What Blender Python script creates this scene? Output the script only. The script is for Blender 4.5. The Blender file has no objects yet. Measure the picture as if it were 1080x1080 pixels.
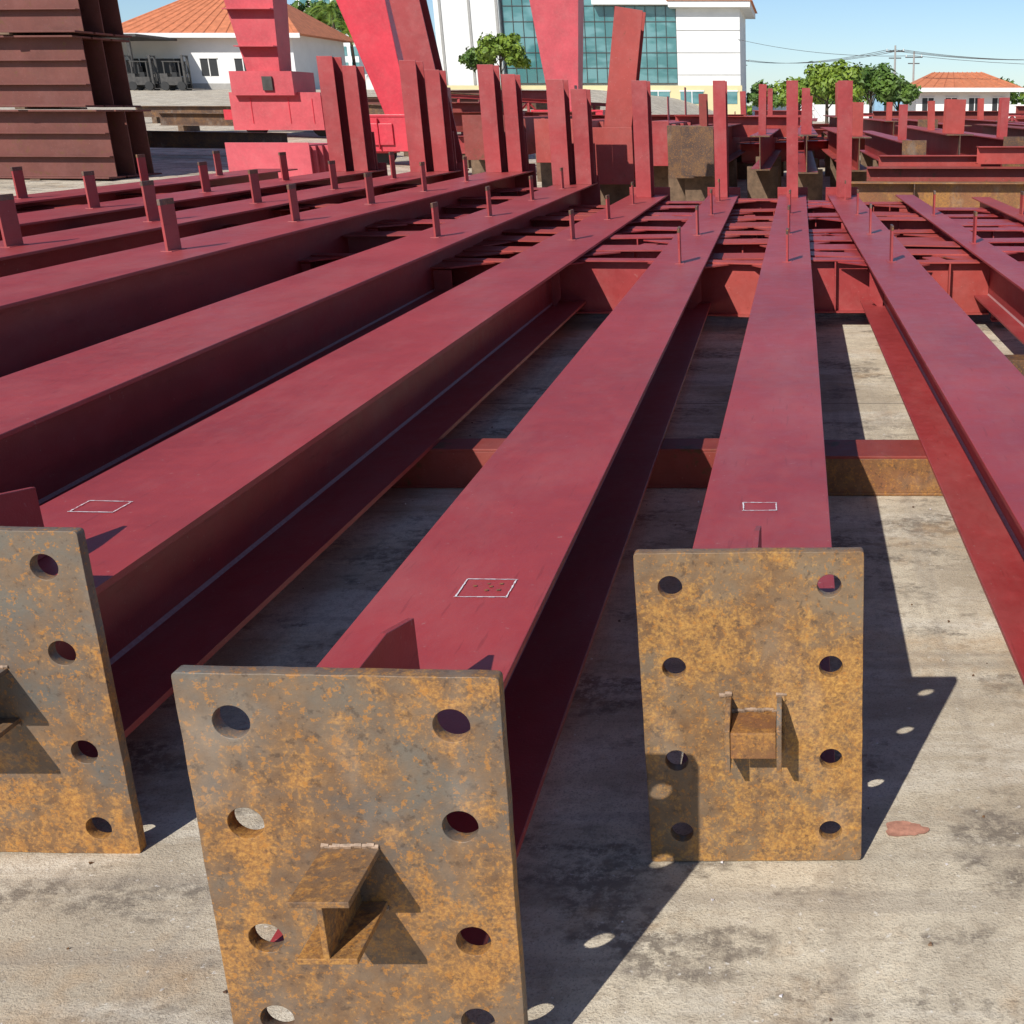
import bpy, bmesh, math, random
from mathutils import Vector, Matrix
R=random.Random(7)
scene=bpy.context.scene
rad=math.radians
# ------------------------------------------------------------------ materials
class NT:
    def __init__(s,name):
        s.m=bpy.data.materials.new(name); s.m.use_nodes=True
        s.n=s.m.node_tree.nodes; s.l=s.m.node_tree.links
        s.b=s.n['Principled BSDF']
        s.tc=s.n.new('ShaderNodeTexCoord')
    def map(s,scale=(1,1,1),rot=(0,0,0),loc=(0,0,0)):
        k=s.n.new('ShaderNodeMapping'); k.inputs['Scale'].default_value=scale
        k.inputs['Rotation'].default_value=rot; k.inputs['Location'].default_value=loc
        s.l.new(s.tc.outputs['Object'],k.inputs['Vector']); return k.outputs[0]
    def noise(s,scale,detail=6,rough=.6,vec=None,dist=0):
        k=s.n.new('ShaderNodeTexNoise'); k.inputs['Scale'].default_value=scale
        k.inputs['Detail'].default_value=min(detail,5); k.inputs['Roughness'].default_value=rough
        k.inputs['Distortion'].default_value=dist
        s.l.new(vec if vec else s.tc.outputs['Object'],k.inputs['Vector']); return k.outputs['Fac']
    def ramp(s,fac,stops):
        k=s.n.new('ShaderNodeValToRGB'); e=k.color_ramp.elements
        while len(e)<len(stops): e.new(.5)
        for i,(p,c) in enumerate(stops):
            e[i].position=p
            if not isinstance(c,(tuple,list)): c=(c,c,c)
            e[i].color=(c[0],c[1],c[2],1)
        s.l.new(fac,k.inputs[0]); return k.outputs[0]
    def mix(s,fac,a,b,mode='MIX'):
        k=s.n.new('ShaderNodeMix'); k.data_type='RGBA'; k.blend_type=mode
        for sock,v in ((k.inputs[0],fac),(k.inputs[6],a),(k.inputs[7],b)):
            if isinstance(v,(int,float)): sock.default_value=v
            elif isinstance(v,tuple): sock.default_value=(v[0],v[1],v[2],1)
            else: s.l.new(v,sock)
        return k.outputs[2]
    def math(s,op,a,b=0.):
        k=s.n.new('ShaderNodeMath'); k.operation=op
        for i,v in enumerate((a,b)):
            if isinstance(v,(int,float)): k.inputs[i].default_value=v
            else: s.l.new(v,k.inputs[i])
        return k.outputs[0]
    def sep(s,vec=None):
        k=s.n.new('ShaderNodeSeparateXYZ'); s.l.new(vec if vec else s.tc.outputs['Object'],k.inputs[0]); return k.outputs
    def bump(s,h,strength=.3,dist=.01):
        k=s.n.new('ShaderNodeBump'); k.inputs['Strength'].default_value=strength
        k.inputs['Distance'].default_value=dist; s.l.new(h,k.inputs['Height'])
        s.l.new(k.outputs[0],s.b.inputs['Normal'])
    def set(s,**kw):
        for k,v in kw.items():
            sock=s.b.inputs[{'col':'Base Color','rough':'Roughness','metal':'Metallic','spec':'Specular IOR Level'}[k]]
            if isinstance(v,(int,float)): sock.default_value=v
            elif isinstance(v,tuple): sock.default_value=(v[0],v[1],v[2],1)
            else: s.l.new(v,sock)
        return s.m

def paint(name,c,dark=.76,rough=.44,rust=0.0,dust=.10):
    t=NT(name)
    n1=t.noise(1.3,5,.6); n2=t.noise(14,6,.65); n3=t.noise(160,3,.6)
    base=t.mix(t.ramp(n1,[(.35,0.),(.65,1.)]),tuple(x*dark for x in c),c)
    base=t.mix(t.math('MULTIPLY',t.ramp(n2,[(.45,0.),(.75,1.)]),.35),base,tuple(min(1,x*1.25+.010) for x in c))
    d=t.noise(2.4,8,.75,vec=t.map((1,.35,1)))
    base=t.mix(t.math('MULTIPLY',t.ramp(d,[(.46,0.),(.70,1.)]),dust*2),base,(.44,.22,.20))
    sc=t.noise(9,4,.5,vec=t.map((9,.7,6)))
    base=t.mix(t.math('MULTIPLY',t.ramp(sc,[(.64,0.),(.69,1.)]),.35),base,tuple(x*.5 for x in c))
    sp=t.ramp(t.noise(48,3,.7),[(.67,0.),(.71,1.)])
    base=t.mix(t.math('MULTIPLY',sp,.32),base,(.48,.33,.30))
    if rust>0:
        r=t.noise(5,8,.8)
        base=t.mix(t.ramp(r,[(.66-rust,0.),(.72-rust,1.)]),base,(.13,.05,.02))
    ro=t.math('ADD',t.math('MULTIPLY',n2,.30),rough-.14)
    t.bump(t.math('ADD',t.math('MULTIPLY',n3,.5),t.math('MULTIPLY',n2,1.)),.25,.004)
    return t.set(col=base,rough=ro,spec=.5)
RED=paint('red_primer_paint',(.36,.043,.043))
RED2=paint('red_primer_paint_faded',(.38,.052,.040),rough=.58,rust=.02,dust=.07)
RED3=paint('red_primer_paint_weathered',(.26,.040,.028),rough=.6,rust=.08,dust=.07)
CRANE=paint('crane_paint',(.66,.040,.065),rough=.4,dust=.05)
CRANE2=paint('crane_paint_faded',(.60,.085,.105),rough=.5,dust=.08)
def rustmat(name,k=0.,seed=0,zgrad=0.,steel=(.150,.128,.10),slate=(.088,.082,.078),amt=.85,ora=((.27,.105,.022),(.56,.27,.055))):
    t=NT(name)
    v=t.map(loc=(seed,seed*2,seed*3))
    a=t.noise(3.4,5,.66,vec=v,dist=.5); b=t.noise(24,5,.75,vec=v); c=t.noise(140,4,.7,vec=v); w=t.noise(2.0,4,.6,vec=t.map(loc=(seed+7,1,2)))
    e=t.noise(9,5,.7,vec=t.map(loc=(seed+3,seed,1)))
    st=t.noise(1.2,4,.6,vec=t.map((30,30,2.0),loc=(seed,0,0)))
    stl=t.mix(t.ramp(w,[(.36,0.),(.62,1.)]),slate,steel)
    if zgrad:
        a=t.math('ADD',a,t.math('MULTIPLY',t.math('SUBTRACT',.36,t.sep()[2]),zgrad))
    br=t.ramp(t.math('ADD',t.math('MULTIPLY',a,.6),t.math('MULTIPLY',e,.4)),[(.39-k,0.),(.58-k,1.)])
    brown=t.mix(t.ramp(b,[(.35,0.),(.65,1.)]),(.150,.072,.028),(.275,.140,.050))
    col=t.mix(t.math('MULTIPLY',br,.88),stl,brown)
    m=t.math('ADD',t.math('MULTIPLY',a,.46),t.math('MULTIPLY',b,.22)); m=t.math('ADD',m,t.math('MULTIPLY',c,.20)); m=t.math('ADD',m,t.math('MULTIPLY',st,.12))
    f=t.ramp(m,[(.52-k*.8,0.),(.56-k*.8,.55),(.65-k*.8,1.)])
    orange=t.mix(t.ramp(c,[(.38,0.),(.62,1.)]),ora[0],ora[1])
    col=t.mix(t.math('MULTIPLY',f,amt),col,orange)
    sp=t.ramp(t.noise(80,3,.75,vec=v),[(.575,0.),(.61,1.)])
    col=t.mix(t.math('MULTIPLY',sp,.60),col,(.42,.175,.03))
    dk=t.ramp(t.noise(60,4,.7,vec=t.map(loc=(seed+9,3,1))),[(.57,0.),(.66,1.)])
    col=t.mix(t.math('MULTIPLY',dk,.55),col,(.055,.034,.024))
    lt=t.ramp(t.noise(5,4,.6,vec=t.map((1,1,.5),loc=(seed+19,3,1))),[(.56,0.),(.70,1.)])
    col=t.mix(t.math('MULTIPLY',lt,.22),col,(.38,.35,.30))
    t.bump(t.math('ADD',t.math('MULTIPLY',c,.6),b),.45,.003)
    return t.set(col=col,rough=t.math('ADD',t.math('MULTIPLY',f,.3),.5),metal=0.)
RUSTA=rustmat('rusty_steel_a',k=.03,seed=1.3,zgrad=.16,steel=(.22,.165,.105),slate=(.15,.12,.085),amt=.82,ora=((.29,.13,.028),(.58,.30,.065)))
RUSTB=rustmat('rusty_steel_b',k=.012,seed=4.1,zgrad=.14)
RUSTC=rustmat('rusty_steel_c',k=.025,seed=8.7,zgrad=.34)
BROWN=rustmat('rusty_steel_brown',k=-.07,seed=2.2,steel=(.10,.055,.035),slate=(.06,.034,.026),amt=.5,ora=((.24,.095,.020),(.47,.225,.05)))
RBAR=rustmat('rusty_steel_bar',k=.02,seed=12.2,steel=(.27,.11,.045),slate=(.19,.075,.035),amt=.7,ora=((.30,.12,.02),(.52,.25,.05)))
STACK=paint('old_primer_brown',(.15,.042,.030),rough=.65,rust=.08,dust=.04)
def weldmat():
    t=NT('weld_bead'); n=t.noise(90,3,.5)
    return t.set(col=t.mix(n,(.30,.10,.10),(.45,.30,.29)),rough=.5)
WELD=weldmat()
def flat(name,c,rough=.7,var=.12,scale=3.,metal=0.,bump=0.):
    t=NT(name); n=t.noise(scale,7,.7)
    col=t.mix(t.ramp(n,[(.3,0.),(.7,1.)]),tuple(x*(1-var*1.6) for x in c),tuple(min(1,x*(1+var)) for x in c))
    if bump: t.bump(n,bump,.02)
    return t.set(col=col,rough=rough,metal=metal)
KWELD=flat('bare_weld',(.30,.20,.13),.6,.5,60)
CHALK=flat('chalk',(.75,.70,.70),.9,.2,120)
WHITE=flat('white_wall',(.76,.76,.74),.8,.06,.3)
YELLOWW=flat('cream_wall',(.66,.58,.33),.8,.06,.3)
TILE=flat('orange_roof_tile',(.60,.20,.09),.75,.18,2.)
DARK=flat('dark_interior',(.02,.022,.025),.6,.2)
BLACK=flat('black_rubber',(.02,.02,.02),.7,.2)
MACH=flat('machine_grey',(.06,.055,.05),.5,.3,4)
BLUE=flat('blue_sheet',(.25,.42,.55),.5,.1)
WOOD=flat('timber',(.16,.10,.06),.8,.3,8,bump=.3)
POLE=flat('concrete_pole',(.35,.34,.32),.8,.1)
BARK=flat('bark',(.09,.065,.045),.9,.3,6)
def glass():
    t=NT('curtain_wall_glass')
    n=t.noise(.6,3,.5); r=t.noise(.25,2,.5,vec=t.map((1,1,2.5)))
    c=t.mix(n,(.04,.14,.15),(.09,.24,.24))
    return t.set(col=t.mix(t.ramp(r,[(.45,0.),(.55,1.)]),c,(.13,.28,.29)),rough=.15,spec=.8)
GLASS=glass()
def leaf(name,a,b):
    t=NT(name); n=t.noise(1.6,5,.7); n2=t.noise(.5,3,.5)
    return t.set(col=t.mix(t.ramp(t.math('ADD',t.math('MULTIPLY',n,.6),t.math('MULTIPLY',n2,.4)),[(.35,0.),(.65,1.)]),a,b),rough=.6)
LEAF1=leaf('foliage_bright',(.07,.13,.012),(.25,.34,.03))
LEAF2=leaf('foliage_dark',(.035,.085,.012),(.12,.20,.025))
def concrete():
    t=NT('concrete_yard')
    a=t.noise(.9,5,.62,dist=.5); b=t.noise(4.2,5,.7); c=t.noise(30,5,.78); d=t.noise(170,3,.75)
    g=t.noise(1.6,5,.68,vec=t.map((.5,1.8,1),rot=(0,0,.35)))
    col=t.mix(t.ramp(a,[(.40,0.),(.56,1.)]),(.47,.395,.29),(.72,.63,.475))
    col=t.mix(t.math('MULTIPLY',t.ramp(b,[(.46,0.),(.58,1.)]),.50),col,(.44,.365,.265))
    col=t.mix(t.math('MULTIPLY',t.ramp(g,[(.49,0.),(.60,1.)]),.6),col,(.78,.72,.60))
    col=t.mix(t.math('MULTIPLY',t.ramp(c,[(.50,0.),(.58,1.)]),.36),col,(.36,.285,.20))
    o=t.noise(1.9,5,.76,vec=t.map((1,1.5,1),loc=(5.2,3.1,0)))
    om=t.math('MULTIPLY',t.ramp(o,[(.51,0.),(.60,1.)]),t.ramp(c,[(.40,.12),(.53,1.)]))
    col=t.mix(t.math('MULTIPLY',om,.80),col,(.17,.14,.11))
    ru=t.noise(2.1,5,.75,vec=t.map(loc=(15.2,1.1,0)))
    col=t.mix(t.math('MULTIPLY',t.ramp(ru,[(.53,0.),(.66,1.)]),.45),col,(.52,.34,.18))
    tr=t.noise(1.5,4,.6,vec=t.map((.25,5,1),rot=(0,0,-.2),loc=(2,0,0)))
    col=t.mix(t.math('MULTIPLY',t.ramp(tr,[(.55,0.),(.66,1.)]),.38),col,(.28,.235,.19))
    tr2=t.noise(1.1,4,.6,vec=t.map((6,.22,1),rot=(0,0,.12),loc=(7,0,0)))
    col=t.mix(t.math('MULTIPLY',t.ramp(tr2,[(.57,0.),(.66,1.)]),.30),col,(.27,.23,.19))
    col=t.mix(t.math('MULTIPLY',t.ramp(d,[(.54,0.),(.62,1.)]),.5),col,(.20,.165,.125))
    sp=t.ramp(t.noise(50,3,.6,vec=t.map(loc=(3,3,3))),[(.66,0.),(.69,1.)])
    col=t.mix(t.math('MULTIPLY',sp,.5),col,(.80,.76,.69))
    s=t.sep()
    def joint(ch,off,per):
        k=t.math('PINGPONG',t.math('ADD',ch,off),per/2)
        return t.math('LESS_THAN',k,.006)
    j=t.math('MAXIMUM',joint(s[0],2.9,6.0),joint(s[1],.0,5.9))
    col=t.mix(t.math('MULTIPLY',j,.6),col,(.10,.08,.06))
    h=t.math('ADD',t.math('MULTIPLY',c,.8),t.math('MULTIPLY',d,.7)); h=t.math('SUBTRACT',h,t.math('MULTIPLY',j,1.2))
    t.bump(h,.65,.007)
    return t.set(col=col,rough=.88)
CONC=concrete()

# ------------------------------------------------------------------ mesh builder
class MB:
    def __init__(s,name): s.name=name; s.v=[]; s.f=[]; s.mi=[]; s.mats=[]
    def idx(s,m):
        if m not in s.mats: s.mats.append(m)
        return s.mats.index(m)
    def add(s,vs,fs,m):
        o=len(s.v); s.v+= [tuple(x) for x in vs]; k=s.idx(m)
        for f in fs: s.f.append([i+o for i in f]); s.mi.append(k)
    def hexa(s,p,m):
        s.add(p,[(3,2,1,0),(4,5,6,7),(0,1,5,4),(1,2,6,5),(2,3,7,6),(3,0,4,7)],m)
    def box(s,x0,x1,y0,y1,z0,z1,m,M=None):
        p=[(x0,y0,z0),(x1,y0,z0),(x1,y1,z0),(x0,y1,z0),(x0,y0,z1),(x1,y0,z1),(x1,y1,z1),(x0,y1,z1)]
        p=[Vector(q) for q in p]
        if M: p=[M@q for q in p]
        s.hexa(p,m)
    def prism(s,poly,vec,m):
        n=len(poly); vec=Vector(vec); poly=[Vector(q) for q in poly]
        vs=poly+[q+vec for q in poly]
        fs=[tuple(range(n))[::-1],tuple(range(n,2*n))]
        for i in range(n): j=(i+1)%n; fs.append((i,j,n+j,n+i))
        s.add(vs,fs,m)
    def ibeam(s,p0,p1,w,h,tf,tw,m,side=None,end=None):
        p0=Vector(p0);p1=Vector(p1); d=(p1-p0)
        dn=d.normalized()
        if side is None:
            side=dn.cross(Vector((0,0,1)))
            if side.length<.01: side=Vector((1,0,0))
        side=Vector(side); side=(side-dn*side.dot(dn)).normalized(); up=side.cross(dn).normalized()
        a,b,c,e=w/2,h/2,tw/2,h/2-tf
        prof=[(-a,b),(-a,e),(-c,e),(-c,-e),(-a,-e),(-a,-b),(a,-b),(a,-e),(c,-e),(c,e),(a,e),(a,b)]
        P=[p0+side*x+up*y for x,y in prof]; n=12
        Q=[q+d for q in P]
        fs=[]
        for i in range(n): j=(i+1)%n; fs.append((i,j,n+j,n+i))
        for o in (0,n):
            fs+= [(o+0,o+1,o+2,o+9,o+10,o+11),(o+2,o+3,o+8,o+9),(o+3,o+4,o+5,o+6,o+7,o+8)]
        s.add(P+Q,fs,m)
    def cyl(s,p0,p1,r0,r1,m,n=10):
        p0=Vector(p0);p1=Vector(p1);d=(p1-p0).normalized()
        a=d.orthogonal().normalized(); b=d.cross(a)
        vs=[];fs=[]
        for p,r in((p0,r0),(p1,r1)):
            for i in range(n):
                t=2*math.pi*i/n; vs.append(p+a*math.cos(t)*r+b*math.sin(t)*r)
        for i in range(n): j=(i+1)%n; fs.append((i,j,n+j,n+i))
        fs.append(tuple(range(n))[::-1]); fs.append(tuple(range(n,2*n)))
        s.add(vs,fs,m)
    def build(s,bevel=0,smooth=False,parent=None):
        me=bpy.data.meshes.new(s.name); me.from_pydata(s.v,[],s.f)
        for m in s.mats: me.materials.append(m)
        me.polygons.foreach_set('material_index',s.mi)
        if smooth: me.polygons.foreach_set('use_smooth',[True]*len(s.f))
        me.update()
        bm=bmesh.new(); bm.from_mesh(me); bmesh.ops.recalc_face_normals(bm,faces=bm.faces); bm.to_mesh(me); bm.free()
        ob=bpy.data.objects.new(s.name,me); scene.collection.objects.link(ob)
        if bevel:
            k=ob.modifiers.new('b','BEVEL'); k.width=bevel; k.segments=2; k.limit_method='ANGLE'; k.angle_limit=rad(40)
        if parent: ob.parent=parent
        return ob

def empty(name):
    e=bpy.data.objects.new(name,None); scene.collection.objects.link(e); return e

# ------------------------------------------------------------------ ground
def sst(a,b,x):
    t=max(0,min(1,(x-a)/(b-a))); return t*t*(3-2*t)
def gz(x,y):
    ramp=0 if y<20 else min(3.06,.03825*(y-20))
    return ramp*sst(4,17,-x)
xs=[-900,-500,-300,-200,-150,-120,-100,-80,-60,-50,-40,-34]+[-30+i*.75 for i in range(46)]+[6,10,15,20,30,45,60,80,120,200,400,900]
ys=[-200,-80,-30,-10,0,5,10,15,18]+[20+i*1.6 for i in range(51)]+[104,110,120,140,170,200,260,350,600,1200]
g=MB('ground'); 
vs=[(x,y,gz(x,y)) for y in ys for x in xs]; nx=len(xs)
fs=[(j*nx+i,j*nx+i+1,(j+1)*nx+i+1,(j+1)*nx+i) for j in range(len(ys)-1) for i in range(nx-1)]
g.add(vs,fs,CONC); g.build(smooth=True)

# ------------------------------------------------------------------ end plates with holes
def plate_mesh(name,w,h,hx,rows,hd,mat,th=.022):
    cu=bpy.data.curves.new(name,'CURVE'); cu.dimensions='2D'; cu.fill_mode='BOTH'; cu.extrude=th/2
    cu.bevel_depth=.0009; cu.bevel_resolution=1; cu.offset=-.0009
    def poly(pts):
        sp=cu.splines.new('POLY'); sp.points.add(len(pts)-1)
        for i,(x,y) in enumerate(pts): sp.points[i].co=(x,y,0,1)
        sp.use_cyclic_u=True
    r=.007; pts=[]
    def edge(p,q,n=14):
        for i in range(1,n):
            t=i/n; x=p[0]+(q[0]-p[0])*t; y=p[1]+(q[1]-p[1])*t
            pts.append((x+R.uniform(-.0007,.0007),y+R.uniform(-.0007,.0007)))
    cs=((w/2-r,h-r,0),(-w/2+r,h-r,90),(-w/2+r,r,180),(w/2-r,r,270))
    for ci,(cx,cy,a0) in enumerate(cs):
        for k in range(4):
            a=rad(a0+k*30); pts.append((cx+r*math.cos(a),cy+r*math.sin(a)))
        p=pts[-1]; n_=cs[(ci+1)%4]; a=rad(n_[2]); edge(p,(n_[0]+r*math.cos(a),n_[1]+r*math.sin(a)))
    poly(pts)
    for z in rows:
        for sx in(-1,1):
            jx=R.uniform(-.003,.003)
            poly([(sx*hx+jx+hd/2*math.cos(2*math.pi*k/32),z+hd/2*math.sin(2*math.pi*k/32)) for k in range(32)][::-1])
    ob=bpy.data.objects.new(name,cu); scene.collection.objects.link(ob)
    dg=bpy.context.evaluated_depsgraph_get()
    me=bpy.data.meshes.new_from_object(ob.evaluated_get(dg))
    bpy.data.objects.remove(ob)
    me.materials.clear(); me.materials.append(mat)
    me.transform(Matrix.Rotation(rad(90),4,'X'))
    o2=bpy.data.objects.new(name,me); scene.collection.objects.link(o2); return o2

def column(near,far,w,ztop,h,cleats,plate=None,post=True,posth=1.25,mat=RED,plw=None,gl=.25,pair=False,big=1.0,gdx=0):
    root=empty('steel_column')
    x0,y0=near;x1,y1=far
    d=Vector((x1-x0,y1-y0,0)); L=d.length; dn=d/L; sd=Vector((dn.y,-dn.x,0))
    b=MB('h_section')
    zc=ztop-h/2
    b.ibeam((x0,y0,zc),(x1,y1,zc),w,h,.016,.012,mat)
    o=b.build(bevel=.0025,parent=root)
    b=MB('weld_seams')
    for s in(-1,1):
        for (za,sg) in((ztop-h+.0155,1),(ztop-.0155,-1)):
            P=Vector((x0,y0,za))+sd*(s*.0055)+dn*.01
            poly=[P,P+sd*(s*.010),P+Vector((0,0,sg*.010))]
            b.prism(poly,d*.999,WELD)
    b.build(parent=root)
    b=MB('cleats')
    for cy in cleats:
        t=(cy-y0)/(y1-y0); c=Vector((x0,y0,0)).lerp(Vector((x1,y1,0)),t)
        M=Matrix.Translation(c)@Matrix.Rotation(math.atan2(-dn.x,dn.y)+R.uniform(-.06,.06),4,'Z')
        hh=.22*big*R.uniform(.92,1.06); off=R.uniform(-.01,.01); q=.058*big
        b.box(off-.007,off+.007,-q,q,ztop+.001,ztop+hh,mat,M)
        b.box(off-.0078,off+.0078,-q-.0015,q+.0015,ztop+hh-.03,ztop+hh+.001,BROWN,M)
        b.box(off-.03,off+.03,-q-.01,q+.01,ztop-.004,ztop+.0035,mat,M)
    if cleats: b.build(parent=root,bevel=.0015)
    if plate:
        px,py,pw,ph,hx,rows,hd,pm,roll,key=plate
        o=plate_mesh('base_plate',pw,ph,hx,rows,hd,pm)
        M=Matrix.Translation((px,py,.004))@Matrix.Rotation(rad(roll),4,'Y')
        o.data.transform(M); o.parent=root
        b=MB('shear_key')
        kx,kz,kw,kh,kl,vert=key; c=Vector((px+kx,py-.011,kz))
        if vert:
            t=.010
            for s in(-1,1):
                xx=c.x+s*(kw/2-t/2)
                b.prism([(xx-t/2,c.y,c.z-kh/2),(xx-t/2,c.y,c.z+kh/2),(xx-t/2,c.y-.030,c.z+kh/2),(xx-t/2,c.y-kl,c.z+kh*.25),(xx-t/2,c.y-kl,c.z-kh/2)],(t,0,0),RUSTC)
            b.box(c.x-kw/2+t+.001,c.x+kw/2-t-.001,c.y-kl*.97,c.y,c.z+.016,c.z+.025,RBAR)
            b.box(c.x-kw/2+t+.001,c.x+kw/2-t-.001,c.y-kl*.99,c.y-kl*.97+.001,c.z-.030,c.z+.0245,RBAR)
        else:
            b.ibeam(c,c+Vector((0,-kl,0)),kw,kh,.010,.009,RUSTC,side=Vector((1,0,0)))
        b.build(parent=root,bevel=.0012)
        b=MB('key_welds')
        a_,b_=kw/2,kh/2
        def bead(p,q,r=.005,m=KWELD):
            p=Vector(p);q=Vector(q);n=max(2,int((q-p).length/.008))
            for i in range(n):
                u=p.lerp(q,(i+.5)/n)+Vector((R.uniform(-.002,.002),0,R.uniform(-.002,.002)))
                b.cyl(u-(q-p)/n*.62,u+(q-p)/n*.62,r*R.uniform(.7,1.2),r*R.uniform(.5,1),m,6)
        if vert:
            for s in(-1,1):
                bead(c+Vector((s*(a_+.003),-.001,-b_)),c+Vector((s*(a_+.003),-.001,b_)),m=RUSTA)
                bead(c+Vector((s*(a_)-.012,-.001,b_+.003)),c+Vector((s*(a_)+.010,-.001,b_+.003)))
            bead(c+Vector((-a_+.01,-.001,.029)),c+Vector((a_-.01,-.001,.029)))
        else:
            for s in(-1,1):
                bead(c+Vector((-a_,-.001,s*(b_+.003))),c+Vector((a_,-.001,s*(b_+.003))))
        b.build(parent=root)
        b=MB('gussets')
        gx=x0+gdx; t=.012
        top=ph-.008
        poly=[(gx-t/2,py+.0115,ztop+.001),(gx-t/2,py+gl,ztop+.001),(gx-t/2,py+gl,top-.03),(gx-t/2,py+gl*.55,top),(gx-t/2,py+.0115,top)]
        b.prism(poly,(t,0,0),mat)
        gx=x0
        zb=ztop-h
        poly=[(gx-t/2,py+.0115,zb-.001),(gx-t/2,py+.16,zb-.001),(gx-t/2,py+.04,zb-.13),(gx-t/2,py+.0115,zb-.13)]
        b.prism(poly,(t,0,0),mat)
        for s in(-1,1):
            zc=ztop-h*.45
            xa=gx+s*.0065; xb=gx+s*(w/2+.03)
            b.prism([(xa,py+.0115,zc),(xb,py+.0115,zc),(xb,py+.03,zc),(xa,py+.13,zc)],(0,0,.012),mat)
        b.build(parent=root,bevel=.0015)
    if post:
        b=MB('corbel'); 
        M=Matrix.Translation((x1,y1,0))@Matrix.Rotation(math.atan2(-dn.x,dn.y),4,'Z')
        pw=plw or w*.5
        yy=-.42
        def up(xc,yc,ww,dd,z0,z1,lean=0):
            a=M@Vector((xc,yc,z0)); c=M@Vector((xc+lean,yc,z1))
            b.ibeam(a,c,ww,dd,.014,.012,mat,side=Vector((1,0,0)))
        if pair:
            up(-pw*.27,yy,pw*.44,.30,ztop+.001,ztop+posth)
            up(pw*.27,yy+.12,pw*.40,.28,ztop+.001,ztop+posth-.10)
            b.box(-pw*.5,pw*.5,yy+.30,yy+.32,ztop+.001,ztop+.45,mat,M)
        else:
            up(0,yy,pw,.34,ztop+.001,ztop+posth)
        b.box(-w/2-.02,w/2+.02,.004,.022,ztop-h-.06,ztop+.08,mat,M)
        b.build(parent=root,bevel=.002)
    return root

column((-.079,2.0115),(-.045,14.1),.318,.52,.35,[7.7,9.5,11.4],plate=(-.082,2.0,.43,.68,.151,[.071,.238,.442,.611],.046,RUSTA,-.6,(.0,.325,.108,.120,.085,True)),plw=.13)
column((-.68,1.4515),(-.86,14.1),.35,.52,.35,[7.6,9.4,11.3,13.0],plate=(-.655,1.44,.455,.716,.157,[.114,.268,.472,.639],.053,RUSTB,1.1,(.0,.385,.085,.105,.125,False)),plw=.14,gdx=.050,gl=.27)
column((-1.68,2.0415),(-1.74,14.1),.44,.52,.35,[9.05,10.8,12.6],plate=(-1.664,2.03,.60,.716,.225,[.062,.242,.462,.643],.053,RUSTC,1.1,(.05,.37,.14,.12,.14,False)),plw=.17,gl=.37)
column((.72,1.7115),(.537,14.1),.34,.52,.35,[7.7,9.5,11.3,13.2],plate=(.73,1.70,.455,.70,.157,[.07,.24,.44,.62],.05,RUSTA,0,(.0,.36,.1,.1,.125,False)),plw=.16)
column((-2.33,1.9115),(-2.62,14.4),.44,.64,.35,[8.07,9.7,11.5,13.2],plate=(-2.33,1.90,.58,.72,.2,[.1,.27,.47,.64],.05,RUSTB,0,(.0,.38,.1,.1,.125,False)),plw=.45,posth=1.15,pair=True,big=1.08)
column((-3.22,2.2),(-3.50,14.8),.50,.76,.38,[6.2,7.9,9.4,10.9,12.5],plw=.42,posth=1.2,pair=True,big=1.15)
column((-4.2,2.4),(-4.42,14.9),.50,.76,.38,[6.4,7.9,9.5,11.2,13],plw=.44,posth=1.25,pair=True,big=1.2)
column((-5.25,2.0),(-5.42,15.0),.52,.76,.38,[7.3,9.0,10.8,12.6],plw=.42,posth=1.3,pair=True,big=1.25)
column((-6.4,2.0),(-6.6,15.2),.52,.76,.38,[8.0,10.0,12.0,13.6],post=False,big=1.25)
column((1.42,5.0),(1.30,14.3),.22,.50,.30,[9,11.5],post=False)
column((2.35,5.4),(2.25,14.5),.22,.46,.28,[8,12],post=False,mat=RED2)
column((3.4,5.6),(3.3,14.5),.26,.50,.30,[10],post=False,mat=RED2)

def chalk(cx,cy,w,d,rot,z=.5225,name='chalk_mark',marks=False):
    b=MB(name); M=Matrix.Translation((cx,cy,z))@Matrix.Rotation(rad(rot),4,'Z'); t=.0019
    for (x0,y0,x1,y1) in((-w/2,-d/2,w/2,-d/2+.003),(w/2,-d/2,w/2-.003,d/2),(w/2,d/2,-w/2,d/2),(-w/2,d/2,-w/2+.004,-d/2)):
        a=Vector((x0,y0,0));c=Vector((x1,y1,0)); n=(c-a).normalized(); s=Vector((-n.y,n.x,0))*t
        N=9
        for i in range(N):
            p=a.lerp(c,i/N)+s*R.uniform(-.35,.35); q=a.lerp(c,(i+1.02)/N)+s*R.uniform(-.35,.35); ss=s*R.uniform(.35,1.1)
            b.add([M@(p-ss),M@(q-ss),M@(q+ss),M@(p+ss)],[(0,1,2,3)],CHALK)
    if marks:
        for (px,py) in((-.03,.006),(-.004,.020),(.0,-.016),(.022,.019),(.024,-.014),(.004,.004)):
            k=R.uniform(.6,1.2)
            b.add([M@Vector((px,py,0)),M@Vector((px+.008*k,py+.002,0)),M@Vector((px+.007*k,py+.010*k,0)),M@Vector((px-.001,py+.007*k,0))],[(0,1,2,3)],RBAR)
    b.build()
chalk(-.645,2.2,.108,.095,-2,marks=True)
chalk(-.092,2.72,.086,.062,0)
chalk(-1.745,2.72,.115,.085,-4)

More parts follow.
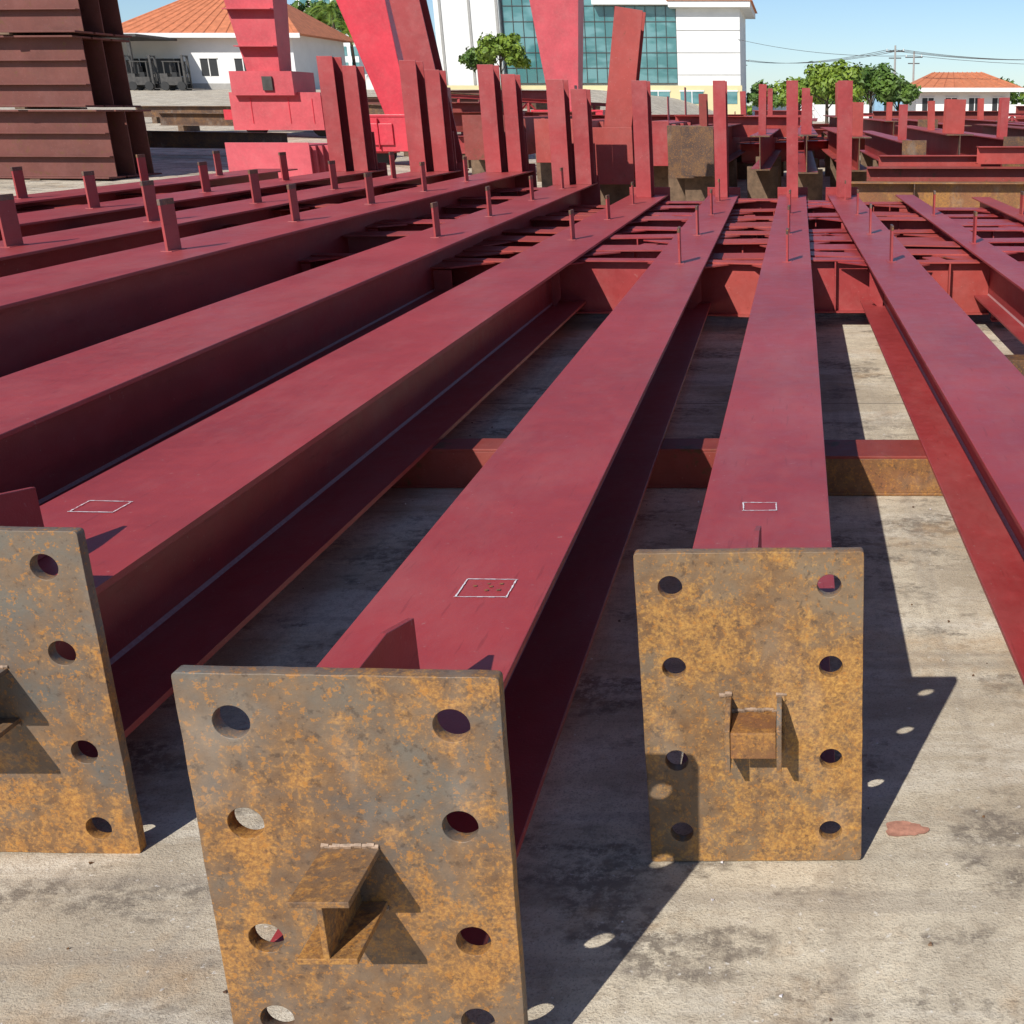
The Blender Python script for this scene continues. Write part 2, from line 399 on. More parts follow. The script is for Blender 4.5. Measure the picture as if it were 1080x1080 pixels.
# ------------------------------------------------------------------ sleepers
def sleeper(x0,x1,y,h,mat=BROWN,z0=.002,w=.16,mat2=None):
    b=MB('steel_support_beam')
    m2=mat2 or mat
    b.box(x0,x1,y,y+.010,z0+.012,z0+h-.014,mat)
    b.box(x0,x1,y-.001,y+w,z0+h-.014,z0+h-.002,m2)
    b.box(x0,x1,y-.001,y+w,z0,z0+.012,mat)
    b.box(x0,x1,y+w-.011,y+w-.001,z0+.012,z0+h-.014,mat)
    return b.build(bevel=.002)
sleeper(-2.05,.04,4.46,.168,RED3,mat2=RED3)
sleeper(.045,.62,4.36,.168,RBAR,mat2=RED3,w=.24)
sleeper(-2.0,.95,8.75,.168,BROWN); sleeper(-2.0,3.9,12.3,.168,BROWN)
sleeper(1.1,3.9,6.2,.168,BROWN)
for y in(3.6,8.0,12.6):
    sleeper(-2.95,-2.12,y,.288,RED3)
    sleeper(-7.2,-2.98,y+.3,.378,RED3)

# ------------------------------------------------------------------ cross frames between columns
axes=[((-6.4,2.0),(-6.6,15.2)),((-5.25,2.0),(-5.42,15.0)),((-4.2,2.4),(-4.42,14.9)),((-3.22,2.2),(-3.50,14.8)),((-2.33,1.9),(-2.62,14.4)),((-1.68,2.04),(-1.74,14.1)),
 ((-.68,1.45),(-.86,14.1)),((-.079,2.0),(-.045,14.1)),((.72,1.71),(.537,14.1)),((1.42,5.0),(1.30,14.3)),((2.35,5.4),(2.25,14.5)),((3.4,5.6),(3.3,14.5))]
tops=[.76,.76,.76,.76,.64,.52,.52,.52,.52,.50,.46,.50]
def ax(i,y):
    a,b=axes[i]; return a[0]+(b[0]-a[0])*(y-a[1])/(b[1]-a[1])
ROWS=[8.2,8.85,9.45,10.1,10.8,11.5,12.2,13.0,13.7]
for i in range(len(axes)-1):
    b=MB('bracing_frame')
    zt=min(tops[i],tops[i+1])
    m=RED2 if i%2==0 else RED
    rows=ROWS if i>2 else ROWS[1::2]
    for k,y in enumerate(rows):
        yy=y+R.uniform(-.1,.1)
        xa=ax(i,yy)+.010; xb=ax(i+1,yy)-.010
        hh=.37 if k==0 else R.uniform(.18,.28)
        top=zt-.045 if k==0 else zt-R.uniform(.02,.11)
        if zt>.6 and k==0: top=zt-.12
        sk=R.uniform(-.14,.14)
        fw=.14 if k==0 else R.uniform(.24,.36)
        b.ibeam((xa,yy,top-hh/2),(xb,yy+sk,top-hh/2),fw,hh,.010,.008,m)
        nst=R.choice([0,1,1,2])
        for q in range(nst):
            xx=xa+(xb-xa)*(q+1)/(nst+1)+R.uniform(-.08,.08)
            b.prism([(xx,yy-.065,top-hh+.012),(xx,yy-.006,top-hh+.012),(xx,yy-.006,top-.012),(xx,yy-.065,top-.012)],(.01,0,0),m)
        for s,xx in((1,xa),(-1,xb)):
            if R.random()<.25: continue
            g=R.uniform(.18,.34); ln=R.uniform(.2,.42); y_=yy-fw/2-.004
            b.prism([(xx,y_-g,top-.02),(xx+s*ln*.35,y_-g,top-.02),(xx+s*ln,y_,top-.02),(xx,y_,top-.02)],(0,0,.010),m)
            b.prism([(xx+s*.02,y_-g,top-.031),(xx+s*(ln*.35),y_-g,top-.031),(xx+s*(ln*.35),y_-g,top-.031-hh*.55),(xx+s*.02,y_-g,top-.031-hh*.8)],(0,.01,0),m)
        if k<len(rows)-1 and (k*3+i)%4==0:
            y2=rows[k+1]; xm=xa+(xb-xa)*R.uniform(.3,.7)
            b.ibeam((xm,yy+fw/2+.01,top-.10),(xm+R.uniform(-.15,.15),y2-.2,top-.10),.12,.16,.008,.008,m)
    b.build(bevel=.002)

# ------------------------------------------------------------------ mid distance steelwork
b=MB('rusty_h_beam'); b.ibeam((.62,16.4,.30),(9.5,16.1,.30),.30,.46,.018,.012,RBAR,side=(0,1,0))
for x in(1.6,3.4,5.2,7.2): b.box(x,x+.012,16.16,16.40,.09,.51,BROWN)
b.build(bevel=.003)
b=MB('rusty_h_beam'); b.ibeam((1.0,17.0,.55),(9.8,16.9,.55),.30,.30,.016,.012,RED3,side=(0,1,0)); b.build(bevel=.003)
def endon(x,y0,y1,w,h,zt,mat=RED,tall=(),boxend=False):
    root=MB('stored_h_beam')
    root.ibeam((x,y0,zt-h/2),(x+R.uniform(-.3,.3),y1,zt-h/2),w,h,.018,.014,mat)
    if boxend:
        root.box(x-w/2-.03,x+w/2+.03,y0-.02,y0-.002,zt-h-.04,zt+.04,BROWN)
    else:
        root.ibeam((x,y0-.15,zt-h/2),(x,y0-.001,zt-h/2),w*1.002,h*1.002,.018,.014,BROWN)
    for (ty,th,tw) in tall:
        root.ibeam((x,ty,zt+.001),(x+R.uniform(-.02,.02),ty,zt+th),tw,.30,.014,.012,mat,side=(1,0,0))
        root.box(x-.006,x+.006,ty+.2,ty+.5,zt,zt+th*.35,mat)
    for yy in (y0+1.2,(y0+y1)/2,y1-1):
        root.box(x-w/2-.1,x+w/2+.1,yy,yy+.14,gz(x,yy)+.002,zt-h-.002,WOOD)
    root.build(bevel=.003)
endon(-1.45,17.6,28,.42,.62,1.20,RED3,[(19,.5,.12),(22,.6,.1)],True)
endon(-.55,18.2,29,.30,.5,1.10,RED,[(19.5,.75,.12)])
endon(.15,17.9,29,.34,.55,1.12,RED,[(18.6,.55,.16),(21,.7,.14)],False)
endon(.95,18.3,29,.36,.5,1.08,RED2,[(19.3,.5,.2)])
endon(1.75,17.9,29,.30,.46,1.0,RED,[(20,.55,.12)],True)
endon(2.45,18.2,29,.40,.52,1.12,RED2,[(18.9,.5,.3),(22,.5,.1)])
endon(3.3,18.0,29,.36,.5,1.05,RED,[(19.4,.6,.12)],True)
endon(4.2,18.2,29,.4,.52,1.15,RED3,[(20.4,.35,.4)])
endon(5.1,18.0,29,.4,.5,1.1,RED2,[(19.2,.5,.12)],True)
endon(6.1,18.0,29,.4,.5,1.1,RED,[(19.2,.4,.12)])
for i in range(17):
    x=-1.5+i*.95+R.uniform(-.2,.2); y=31+R.uniform(-.6,.6)
    endon(x,y,y+11,.45,.55,1.1+R.choice([0,.1,.2]),R.choice([RED,RED2,RED3]),[(y+R.uniform(.5,4),R.uniform(.4,.9),.14)] if R.random()<.6 else [],R.random()<.4)
b=MB('stored_cross_beam')
for (x0,x1,y,z) in((1.2,3.0,17.5,.72),(2.6,4.6,17.3,.85),(4.4,7,17.4,.75)):
    b.ibeam((x0,y,z),(x1,y+.1,z),.2,.24,.012,.01,RED2,side=(0,1,0))
b.build(bevel=.003)

def upright(x,y,w,d,z0,z1,dx=0,dy=0,mat=RED):
    b=MB('upright_steel_member')
    b.ibeam((x,y,z0),(x+dx,y+dy,z1),w,d,.016,.014,mat,side=(1,0,0))
    b.box(x-w/2-.04,x+w/2+.04,y-d/2-.04,y+d/2+.04,z0-.02,z0,mat)
    b.build(bevel=.003)
upright(-2.32,15.2,.34,.3,.62,2.62,dx=.30,mat=RED2)
upright(-4.72,16.2,.38,.34,.70,3.6,dx=-.42,mat=RED)
def boxmember(x0,x1,y0,y1,z0,z1,mat,endmat=None):
    b=MB('box_girder_segment'); b.box(x0,x1,y0,y1,z0,z1,mat)
    b.box(x0-.04,x1+.04,y0-.022,y0-.002,z0-.04,z1+.04,endmat or mat)
    n=5
    for i in range(n):
        y=y0+(y1-y0)*(i+.5)/n; b.box(x1+.002,x1+.08,y,y+.014,z0+.02,z1-.02,mat)
    for y in(y0+.5,y1-.6): b.box(x0-.1,x1+.1,y,y+.15,gz((x0+x1)/2,y)+.002,z0-.003,WOOD)
    b.build(bevel=.004)
boxmember(-2.62,-2.08,15.0,16.2,.62,1.22,RED2)
boxmember(-5.25,-4.55,19.2,27,.75,1.35,RED3)
boxmember(-3.9,-3.35,18.2,26,.75,1.3,RED2)
boxmember(-3.0,-2.2,20.5,28,.6,1.25,RED)
boxmember(-9.35,-8.05,19.8,21.2,.30,.92,CRANE2,CRANE2)
boxmember(-1.95,-1.5,18.6,27,.5,1.2,RED3,BROWN)
for i in range(18):
    x=-11+i*.62+R.uniform(-.2,.2); y=25+R.uniform(0,6)
    if -9.5>x: y=33+R.uniform(0,2)
    b=MB('stored_h_beam'); z=gz(x,y)+.55+R.choice([0,.35,.6])
    b.ibeam((x,y,z),(x+R.uniform(1.5,4),y+R.uniform(-.5,5),z+R.uniform(-.05,.05)),.34,.42,.016,.012,R.choice([RED,RED2,RED3]))
    b.box(x-.2,x+.25,y-.1,y+.15,gz(x,y),z-.21,WOOD)
    b.box(x+.2,x+.214,y,y+.3,z+.21,z+R.uniform(.5,.9),RED)
    b.build(bevel=.004)
def truss(p0,p1,h,n,mat):
    b=MB('steel_truss'); p0=Vector(p0);p1=Vector(p1); U=Vector((0,0,h))
    b.ibeam(p0,p1,.14,.12,.01,.01,mat); b.ibeam(p0+U,p1+U,.14,.12,.01,.01,mat)
    for i in range(n):
        a=p0.lerp(p1,i/n);c=p0.lerp(p1,(i+1)/n)
        b.ibeam(a+Vector((0,0,.06)),a+U-Vector((0,0,.06)),.09,.09,.008,.008,mat)
        q=(a+Vector((0,0,.06)),c+U-Vector((0,0,.06))) if i%2 else (a+U-Vector((0,0,.06)),c+Vector((0,0,.06)))
        b.ibeam(q[0],q[1],.07,.07,.008,.008,mat)
    b.build()
truss((-14.5,43,gz(-14,43)+.3),(-7,47,gz(-7,47)+.5),1.0,10,RED)
truss((2,46,.3),(14,44,.3),1.0,12,RED)
for i in range(8):
    x=-20+R.uniform(-3,3); y=50+i*3; z=gz(x,y)+.35
    b=MB('stored_h_beam'); b.ibeam((x,y,z),(x+R.uniform(4,8),y+R.uniform(-1,1),gz(x+6,y)+.4),.35,.45,.02,.015,R.choice([BROWN,STACK,RED3]))
    b.box(x+.5,x+.8,y-.2,y+.2,gz(x,y)-.1,z-.23,WOOD); b.box(x+3,x+3.3,y-.2,y+.2,gz(x+3,y)-.1,z-.23,WOOD); b.build()
# rusty members lying on the open yard at the left
for (x,y,l) in((-17.5,30,4.5),(-21,40,6),(-25,46,7)):
    b=MB('rusty_h_beam'); z=gz(x,y)+.42; b.ibeam((x,y,z),(x+l,y+.8,gz(x+l,y)+.42),.3,.4,.018,.014,BROWN,side=(0,1,0))
    for q in(.6,l-.9): b.box(x+q,x+q+.18,y-.1,y+1.0,gz(x+q,y)-.05,z-.2+(gz(x+q,y)-gz(x,y)),WOOD)
    b.build(bevel=.004)
for i in range(14):
    x=-12+i*2.1; y=46+R.uniform(-3,6); g0=gz(x,y)
    b=MB('stored_h_beam'); z=g0+R.uniform(.5,1.5); b.ibeam((x,y,z),(x+R.uniform(2,6),y+R.uniform(-2,2),z),.35,.5,.02,.015,R.choice([RED,RED2,RED3]))
    b.box(x,x+.3,y-.2,y+.2,g0-.3,z-.25,WOOD); b.box(x+1.5,x+1.9,y-.2,y+.2,g0-.3,z-.25,WOOD); b.build()

# ------------------------------------------------------------------ stack of old plate girders (left)
b=MB('girder_stack')
z=.16
for k in range(5):
    off=[.0,-.22,-.12,-.3,-.2][k]
    for j in range(3):
        yy=24.0+j*.62+ (k%2)*.05
        x1=-13.65+off+j*.04
        b.ibeam((x1-14,yy+1.2,z+.66),(x1,yy,z+.66),.54,1.30,.035,.02,STACK,side=(0.085,1,0))
    for zz in (.42,.86):
        b.prism([(x1-14-.08,25.2-.15+(k%2)*.05,z+zz),(x1-.08-.0,24.0-.15+(k%2)*.05,z+zz),(x1-.08,24.0-.012+(k%2)*.05,z+zz),(x1-14.08,25.2-.012+(k%2)*.05,z+zz)],(0,0,.02),STACK)
    b.box(-15.3,-15.1,23.8,25.9,z-.03,z+.008,WOOD); b.box(-20.3,-20.1,24.2,26.4,z-.03,z+.008,WOOD)
    z+=1.35
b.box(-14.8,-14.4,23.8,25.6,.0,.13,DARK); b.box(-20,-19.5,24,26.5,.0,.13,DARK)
b.build(bevel=.006)

# ------------------------------------------------------------------ gantry cranes
def taperleg(b,x,y,z0,x1,y1,z1,w0,w1,d0,d1,mat):
    b.hexa([Vector(q) for q in [(x-w0/2,y-d0/2,z0),(x+w0/2,y-d0/2,z0),(x+w0/2,y+d0/2,z0),(x-w0/2,y+d0/2,z0),
      (x1-w1/2,y1-d1/2,z1),(x1+w1/2,y1-d1/2,z1),(x1+w1/2,y1+d1/2,z1),(x1-w1/2,y1+d1/2,z1)]],mat)
def bogie(b,x,y,z,w,mat):
    b.box(x-w/2,x+w/2,y-.5,y+.5,z+.35,z+1.15,mat)
    b.box(x-w/2-.02,x+w/2+.02,y-.52,y+.52,z+1.15,z+1.21,mat)
    b.box(x-w*.46,x-w*.12,y-.56,y-.50,z+.5,z+1.0,mat)
    for s in(-1,1):
        b.cyl((x+s*w*.36,y-.15,z+.3),(x+s*w*.36,y+.15,z+.3),.3,.3,BLACK,20)
        b.box(x+s*w*.36-.35,x+s*w*.36+.35,y-.25,y+.25,z+.3,z+.6,mat)
    b.box(x-w/2-.5,x-w/2,y-.15,y+.15,z+.5,z+.8,mat)
    for s in (-.3,.1,.35): b.box(x+s*w,x+s*w+.02,y-.6,y-.5,z+.4,z+1.12,mat)
def rail(b,x0,x1,y,z): 
    b.box(x0,x1,y-.02,y+.02,z+1.0,z+1.04,CRANE)
    n=6
    for i in range(n+1):
        x=x0+(x1-x0)*i/n; b.box(x-.015,x+.015,y-.015,y+.015,z,z+1.0,CRANE)
b=MB('gantry_crane')
ga=gz(-16.2,38)
bogie(b,-15.9,38,ga,2.9,CRANE)
b.box(-17.2,-15.3,37.2,38.9,ga+1.21,ga+1.9,CRANE2)
b.box(-17.4,-14.6,37.42,37.48,ga+.2,ga+1.3,CRANE2)
b.box(-16.2,-15.9,37.12,37.2,ga+1.35,ga+1.75,MACH)
taperleg(b,-16.3,38,ga+1.9,-16.7,38,9.5,1.0,2.6,.9,1.4,CRANE2)
for s in(.1,.25,.5,.75):
    zz=ga+1.9+(9.5-ga-1.9)*s; ww=1.0+1.6*s
    b.box(-16.3-.4*s-ww/2-.02,-16.3-.4*s+ww/2+.02,38-.8,38-.45-.25*s,zz,zz+.03,CRANE2)
gb=gz(-8.5,45)
bogie(b,-8.4,45,gb,2.6,CRANE)
taperleg(b,-8.5,45,gb+1.2,-8.75,45,9.5,1.0,2.6,.9,1.4,CRANE2)
P=Vector((-20.5,34.2,10.4)); Q=Vector((-4,49.6,10.4))
b.ibeam(P,Q,1.4,1.8,.1,.8,CRANE)
b.build(bevel=.02)
b=MB('gantry_crane')
gc=gz(-9.7,30)
bogie(b,-9.6,30,gc,2.0,CRANE)
taperleg(b,-9.75,30,gc+1.2,-11.3,30,8.6,.6,2.2,.7,1.2,CRANE)
b.box(-16,-9,29.3,30.9,8.6,10.2,CRANE)
b.build(bevel=.02)

# ------------------------------------------------------------------ buildings
root=empty('office_building'); Y=150; zb=0
b=MB('walls')
b.box(-43.6,-35.8,Y,Y+16,zb,19,WHITE)
b.box(-35.8,-14.4,Y+1.2,Y+16,zb,18,WHITE)
b.box(-14.4,-6.8,Y-1,Y+16,zb,13.0,WHITE)
b.box(-24.5,-14.0,Y-.6,Y+1.0,13.4,15,WHITE)
b.box(-43.6,-6.6,Y-1.6,Y-.02-1,zb,4.3,YELLOWW)
for q in(-43.0,-39.5,-36.2): b.box(q,q+.3,Y-.12,Y-.001,4.4,19,POLE)
for q in(5.5,8,10.5): b.box(-14.4,-6.8,Y-1.06,Y-1.001,q,q+.06,POLE)
b.build(parent=root)
b=MB('curtain_wall'); b.box(-35.6,-14.6,Y+.9,Y+1.15,4.6,17.6,GLASS)
b.build(parent=root)
b=MB('mullions')
for i in range(18): x=-35.6+i*21/17; b.box(x-.03,x+.03,Y+.80,Y+.9,4.6,17.6,MACH)
for i in range(8): z=4.6+i*1.75; b.box(-35.6,-14.6,Y+.82,Y+.88,z-.04,z+.04,MACH)
b.build(parent=root)
b=MB('ribbon_windows')
for i in range(9):
    x=-42.8+i*4.1
    b.box(x,x+2.8,Y-1.66,Y-1.62,2.2,3.6,GLASS); b.box(x-.1,x+2.9,Y-1.72,Y-1.60,3.6,3.75,WHITE); b.box(x+1.35,x+1.45,Y-1.70,Y-1.67,2.2,3.6,WHITE)
b.build(parent=root)
b=MB('roof')
b.box(-15.2,-5.5,Y-2.2,Y+17,13.0,13.7,WHITE)
b.hexa([Vector(q) for q in [(-15.4,Y-2.4,13.7),(-5.2,Y-2.4,13.7),(-5.2,Y+17.3,13.7),(-15.4,Y+17.3,13.7),(-15.4,Y+3,17.6),(-12.6,Y+3,17.6),(-12.6,Y+10,17.6),(-15.4,Y+10,17.6)]],TILE)
b.build(parent=root)
def house(x0,x1,y0,y1,zb,zw,zr,name='tile_roof_building',ov=1.2,windows=4):
    root=empty(name)
    b=MB('walls'); b.box(x0,x1,y0,y1,zb-.5,zw,WHITE); b.box(x0-.05,x1+.05,y0-.06,y0-.001,zb,zb+.6,POLE); b.build(parent=root)
    b=MB('roof'); mx=(y0+y1)/2; h=(x1-x0)*.22
    b.hexa([Vector(q) for q in [(x0-ov,y0-ov,zw),(x1+ov,y0-ov,zw),(x1+ov,y1+ov,zw),(x0-ov,y1+ov,zw),(x0+h,mx-.2,zr),(x1-h,mx-.2,zr),(x1-h,mx+.2,zr),(x0+h,mx+.2,zr)]],TILE)
    n=int((x1-x0)/.8)
    for i in range(n):
        t=(i+.5)/n; xa=x0-ov+(x1-x0+2*ov)*t; xb=x0+h+(x1-x0-2*h)*t
        b.prism([(xa-.05,y0-ov,zw+.01),(xa+.05,y0-ov,zw+.01),(xa,y0-ov,zw+.07)],(xb-xa,mx-y0+ov-.2,zr-zw),TILE)
    b.box(x0-ov-.05,x1+ov+.05,y0-ov-.1,y0-ov,zw-.35,zw+.02,WHITE)
    b.build(parent=root)
    b=MB('openings')
    for i in range(windows):
        x=x0+(x1-x0)*(i+.5)/windows; w=(x1-x0)/windows*.24
        b.box(x-w,x+w,y0-.03,y0-.002,zb+1.2,zb+2.6,DARK); b.box(x-w-.08,x+w+.08,y0-.12,y0-.03,zb+2.6,zb+2.7,WHITE); b.box(x-.04,x+.04,y0-.05,y0-.031,zb+1.2,zb+2.6,WHITE)
    b.build(parent=root)
house(-58,-43.2,106,118,3.06,7.6,10.9,windows=5)
house(11.8,21,120,130,0,3.5,5.1,windows=4)
house(30,48,135,146,0,4,6)
b=MB('open_shed')
for i in range(7):
    x=-71+i*2.9; b.box(x,x+.22,99,99.22,3.0,7.0,MACH)
b.box(-73,-52.5,98.5,105,7.0,7.2,MACH)
for i in range(6): b.box(-70+i*3.0,-67.6+i*3.0,104,104.2,3.06,5+R.random(),DARK)
b.build()
b=MB('blue_shed'); b.box(9.6,13.5,150,156,0,3.4,BLUE)
b.hexa([Vector(q) for q in[(9.3,149.6,3.4),(13.8,149.6,3.4),(13.8,156.4,3.4),(9.3,156.4,3.4),(9.3,153,4.2),(13.8,153,4.2),(13.8,153.1,4.2),(9.3,153.1,4.2)]],WHITE); b.box(10.8,12,149.95,149.99,0,2.4,DARK); b.build()
b=MB('boundary_wall'); b.box(-6,90,165,165.3,0,2.2,WHITE)
for i in range(24): b.box(-6+i*4,-5.6+i*4,164.9,165.4,0,2.4,WHITE)
b.build()
b=MB('boundary_wall'); b.box(-110,-40,128,128.3,2.8,5.0,WHITE)
for i in range(18): b.box(-110+i*4,-109.6+i*4,127.9,128.4,2.8,5.2,WHITE)
b.build()
b=MB('apartment_block'); b.box(-80,-71,200,214,2,20,WHITE)
for zz in range(6):
    for i in range(5): b.box(-79.4+i*1.8,-78.2+i*1.8,199.9,199.99,5+zz*2.4,6.4+zz*2.4,GLASS)
b.box(-80.5,-70.5,199.5,214.5,20,20.5,WHITE); b.build()

def forklift(x,y,m):
    z=gz(x,y); b=MB('forklift')
    b.box(x-.5,x+.6,y-.55,y+.55,z+.4,z+1.0,m); b.box(x-1.1,x-.5,y-.55,y+.55,z+.35,z+1.25,m)
    for sx in(-.8,.5):
        for sy in(-.5,.5): b.cyl((x+sx,y+sy-.1,z+.33),(x+sx,y+sy+.1,z+.33),.33,.33,BLACK,16)
    for sx in(-.7,.5):
        for sy in(-.5,.5): b.box(x+sx-.04,x+sx+.04,y+sy-.04,y+sy+.04,z+1.0,z+2.1,MACH)
    b.box(x-.8,x+.6,y-.55,y+.55,z+2.1,z+2.16,MACH)
    for sy in(-.4,.4): b.box(x+.7,x+.85,y+sy-.06,y+sy+.06,z+.1,z+2.6,MACH); b.box(x+.85,x+1.9,y+sy-.06,y+sy+.06,z+.1,z+.16,MACH)
    for zz in(.5,1.3,2.5): b.box(x+.72,x+.8,y-.36,y+.36,z+zz,z+zz+.08,MACH)
    b.box(x-.3,x+.1,y-.25,y+.25,z+1.0,z+1.35,BLACK); b.box(x-.35,x-.25,y-.25,y+.25,z+1.35,z+1.8,BLACK)
    b.build()
forklift(-51.5,97,MACH); forklift(-48.7,96.5,MACH); forklift(-54,98,RED3)

# ------------------------------------------------------------------ trees
def tree(x,y,z,h,cr,mat,n=2600,leafs=.22,name='tree',trunk=.16,low=.35,seed=1,multi=9):
    rr=random.Random(seed); b=MB(name)
    top=Vector((x,y,z+h*.55))
    b.cyl((x,y,z-.1),top,trunk,trunk*.5,BARK,8)
    cl=[]
    for i in range(multi*3):
        a=rr.uniform(0,6.28); e=rr.uniform(-.35,1.2); r=cr*rr.uniform(.35,1.0)
        c=Vector((x+math.cos(a)*math.cos(e)*r,y+math.sin(a)*math.cos(e)*r,z+h*(low+ (1-low)*.45)+math.sin(e)*r*.5*(1-low)*h/cr*.62))
        cl.append((c,cr*rr.uniform(.18,.34)))
        if i%3==0:
            s=Vector((x,y,z+h*rr.uniform(.25,.5))); b.cyl(s,c,trunk*.35,trunk*.1,BARK,5)
    for i in range(n):
        c,r=rr.choice(cl)
        d=Vector((rr.gauss(0,1),rr.gauss(0,1),rr.gauss(0,.8))); d=d.normalized()*r*rr.uniform(.5,1.05)
        p=c+d; nrm=(d.normalized()+Vector((rr.uniform(-.7,.7),rr.uniform(-.7,.7),rr.uniform(-.2,.9)))).normalized()
        u=nrm.orthogonal().normalized(); w=nrm.cross(u); s=leafs*rr.uniform(.5,1.3)
        u2=u*math.cos(i)+w*math.sin(i); w2=nrm.cross(u2)
        b.add([p-u2*s,p+w2*s*.5,p+u2*s,p-w2*s*.5],[(0,1,2,3)],mat)
    b.build()
tree(-33.2,138,2.8,8.3,3.2,LEAF1,seed=3,leafs=.3,n=3400,low=.15)
tree(-36.5,142,2.8,6.2,2.4,LEAF2,seed=13,leafs=.3)
tree(2.3,92,0,5.9,2.7,LEAF1,seed=4,n=4600,leafs=.22,low=.10,multi=13)
tree(.2,98,0,4.9,2.1,LEAF1,seed=14,n=2600,leafs=.2,low=.1)
tree(6.1,100,0,6.0,2.6,LEAF2,seed=5,leafs=.24,n=3600,low=.2,multi=12)
tree(8.9,106,0,4.6,1.9,LEAF2,seed=35,leafs=.24,low=.2)
tree(-2.6,104,0,4.6,1.6,LEAF2,seed=36,leafs=.22,low=.1,n=1800)
tree(-5.5,175,0,5.8,1.5,LEAF2,seed=15,n=1200,leafs=.3,low=.1)
tree(24,110,0,6.6,2.6,LEAF2,seed=6)
tree(-62,135,3,11,4,LEAF1,seed=7,leafs=.35); tree(-53,140,3,12,4,LEAF2,seed=8,leafs=.35)
def palm(x,y,z,h,seed):
    rr=random.Random(seed); b=MB('palm_tree'); p=Vector((x,y,z)); 
    t=Vector((x+rr.uniform(-.4,.4),y,z+h)); b.cyl(p,t,.2,.13,BARK,8)
    for k in range(18):
        a=rr.uniform(0,6.28); e=rr.uniform(-.3,1.3); L=rr.uniform(2.0,2.9); q=t.copy(); d=Vector((math.cos(a)*math.cos(e),math.sin(a)*math.cos(e),math.sin(e)))
        for s in range(9):
            d2=(d+Vector((0,0,-.17*s))).normalized(); q2=q+d2*L/9
            b.cyl(q,q2,.025,.02,LEAF2,4)
            sd=d2.cross(Vector((0,0,1)))
            if sd.length<.01: sd=Vector((1,0,0))
            sd.normalize()
            for sg in(-1,1):
                for u in (0,.5):
                    o=q.lerp(q2,u); tip=o+sd*sg*.55*(1-s/12)+d2*.3-Vector((0,0,.22))
                    b.add([o,o+d2*.09,tip],[(0,1,2)],LEAF1)
            q=q2
    b.build()
palm(-45.2,122,3.06,7.6,1); palm(-42.6,125,3.06,8.6,2); palm(-48,126,3.06,6.9,3); palm(-40.8,120,3.06,5.6,5); palm(-70,120,3,8,6); palm(-43.4,121,3.06,5.6,7); palm(-41.8,124,3.06,7.2,9)
b=MB('distant_tree_line'); rr=random.Random(5)
for i in range(15000):
    x=rr.uniform(-20,150); 
    hh=3.4+1.6*math.sin(x*.21)+1.1*math.sin(x*.57+1)+.6*math.sin(x*1.7)
    p=Vector((x,rr.uniform(196,206),rr.uniform(0,1)**.7*max(1.6,hh)+.2)); s=rr.uniform(.3,.65)
    a=Vector((rr.gauss(0,1),rr.gauss(0,1),rr.gauss(0,1))).normalized(); c=a.orthogonal().normalized()
    b.add([p-a*s,p+c*s*.6,p+a*s,p-c*s*.6],[(0,1,2,3)],LEAF2 if rr.random()<.7 else LEAF1)
b.build()
poles=[(9.6,120,7.4),(12.2,128,7.2),(40,120,8),(-8,185,9)]
for x,y,h in poles:
    b=MB('utility_pole'); b.cyl((x,y,0),(x,y,h),.14,.09,POLE,10); b.box(x-.9,x+.9,y-.05,y+.05,h-.6,h-.5,MACH); b.box(x-.6,x+.6,y-.05,y+.05,h-1.2,h-1.1,MACH)
    for dx in(-.8,0,.8): b.cyl((x+dx,y,h-.5),(x+dx,y,h-.3),.05,.04,WHITE,6)
    b.build()
b=MB('power_lines')
def wire(p,q,sag):
    p=Vector(p);q=Vector(q); prev=p
    for i in range(1,13):
        t=i/12; c=p.lerp(q,t)-Vector((0,0,sag*4*t*(1-t))); b.cyl(prev,c,.03,.03,MACH,4); prev=c
for k in(-.8,0,.8):
    wire((-8+k,185,8.6),(9.6+k,120,7.0),.8); wire((9.6+k,120,7.0),(40+k,120,7.6),1.2)
wire((-7,149,9.5),(12.2,128,6.8),.6); wire((12.2,128,6.8),(60,128,8),1.5)
b.build()

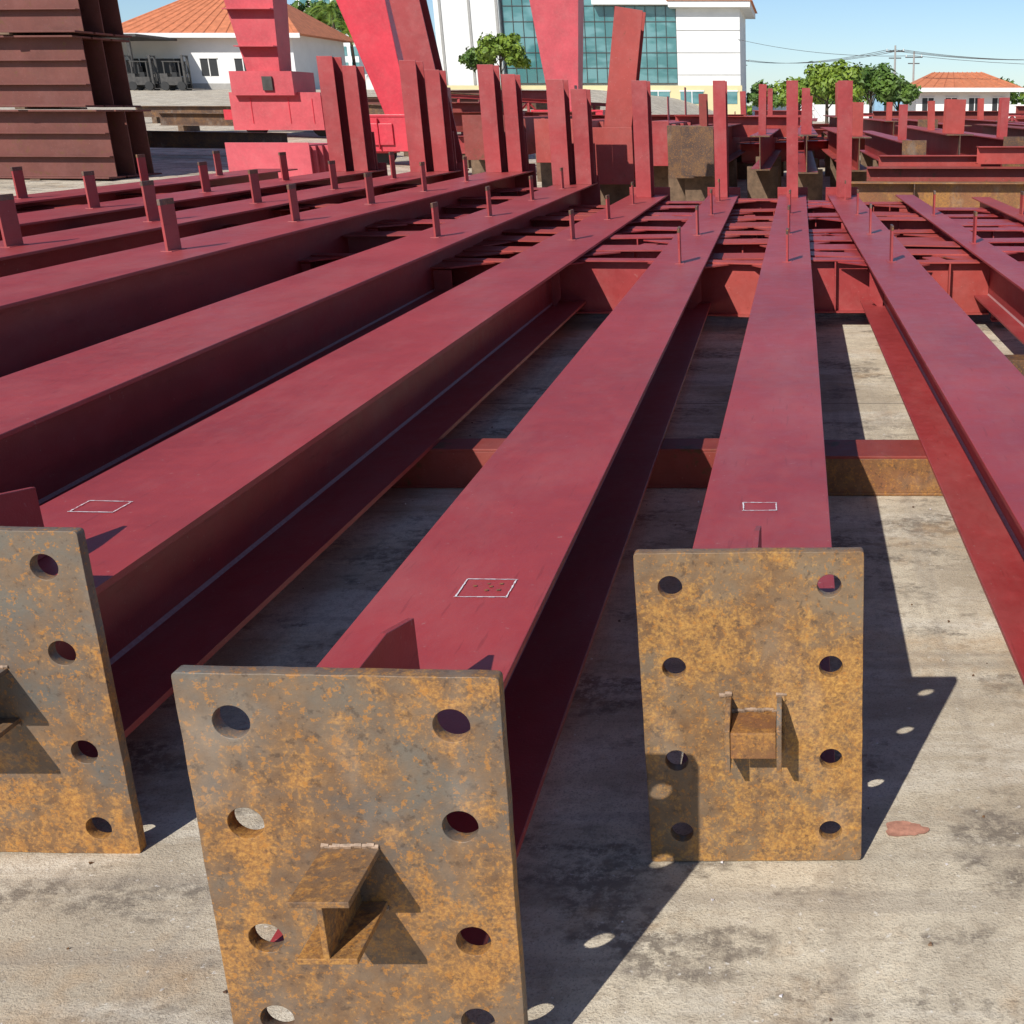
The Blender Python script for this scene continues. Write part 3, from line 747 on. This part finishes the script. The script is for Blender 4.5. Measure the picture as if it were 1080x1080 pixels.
b=MB('steel_scrap'); rr=random.Random(11)
for i in range(260):
    x=rr.uniform(-2.5,1.6); y=rr.uniform(1.1,5.5); s=rr.uniform(.002,.008)
    a=rr.uniform(0,3); 
    b.prism([(x,y,.001),(x+s*math.cos(a),y+s*math.sin(a),.001),(x+s*math.cos(a+1.3),y+s*math.sin(a+1.3),.001)],(0,0,s*.6),BROWN if i%3 else CHALK)
b.build()
def patch(name,cx,cy,rx,ry,m,seed,z,jag=.18,n=40):
    rr=random.Random(seed); b=MB(name); pts=[]
    for i in range(n):
        t=i/n*6.283; r=1+rr.uniform(-jag,jag)*.5+.12*math.sin(3*t+seed); pts.append((cx+rx*r*math.cos(t),cy+ry*r*math.sin(t),z))
    b.add(pts,[tuple(range(n))],m); b.build()
OLDP=flat('old_floor_paint',(.52,.25,.17),.85,.35,30)
patch('paint_patch',.232,2.10,.045,.028,OLDP,2,.004)

# ------------------------------------------------------------------ light, sky, camera
sd=Vector((.155,.395,-.339)).normalized()
el=math.asin(-sd.z); az=math.atan2(-sd.x,-sd.y)
sun=bpy.data.lights.new('sun','SUN'); sun.energy=5.0; sun.angle=rad(.5); sun.color=(1,.955,.88)
so=bpy.data.objects.new('sun',sun); scene.collection.objects.link(so); so.rotation_euler=sd.to_track_quat('-Z','Y').to_euler(); so.location=(-5,-10,12)
w=bpy.data.worlds.new('World'); scene.world=w; w.use_nodes=True
nt=w.node_tree; sk=nt.nodes.new('ShaderNodeTexSky'); sk.sky_type='NISHITA'; sk.sun_disc=False
sk.sun_elevation=el; sk.sun_rotation=az%(2*math.pi); sk.air_density=.9; sk.dust_density=.35; sk.ozone_density=5; sk.altitude=300
bg=nt.nodes['Background']; bg.inputs['Strength'].default_value=.115
nt.links.new(sk.outputs[0],bg.inputs[0])
cam=bpy.data.cameras.new('camera'); co=bpy.data.objects.new('camera',cam); scene.collection.objects.link(co)
cam.sensor_width=36; cam.lens=40.33; cam.shift_x=-300/1080; cam.clip_end=3000; cam.clip_start=.05
co.location=(0,0,1.46); co.rotation_euler=(rad(90-19.3),0,0)
scene.camera=co
scene.view_settings.view_transform='Standard'; scene.view_settings.look='None'; scene.view_settings.exposure=0
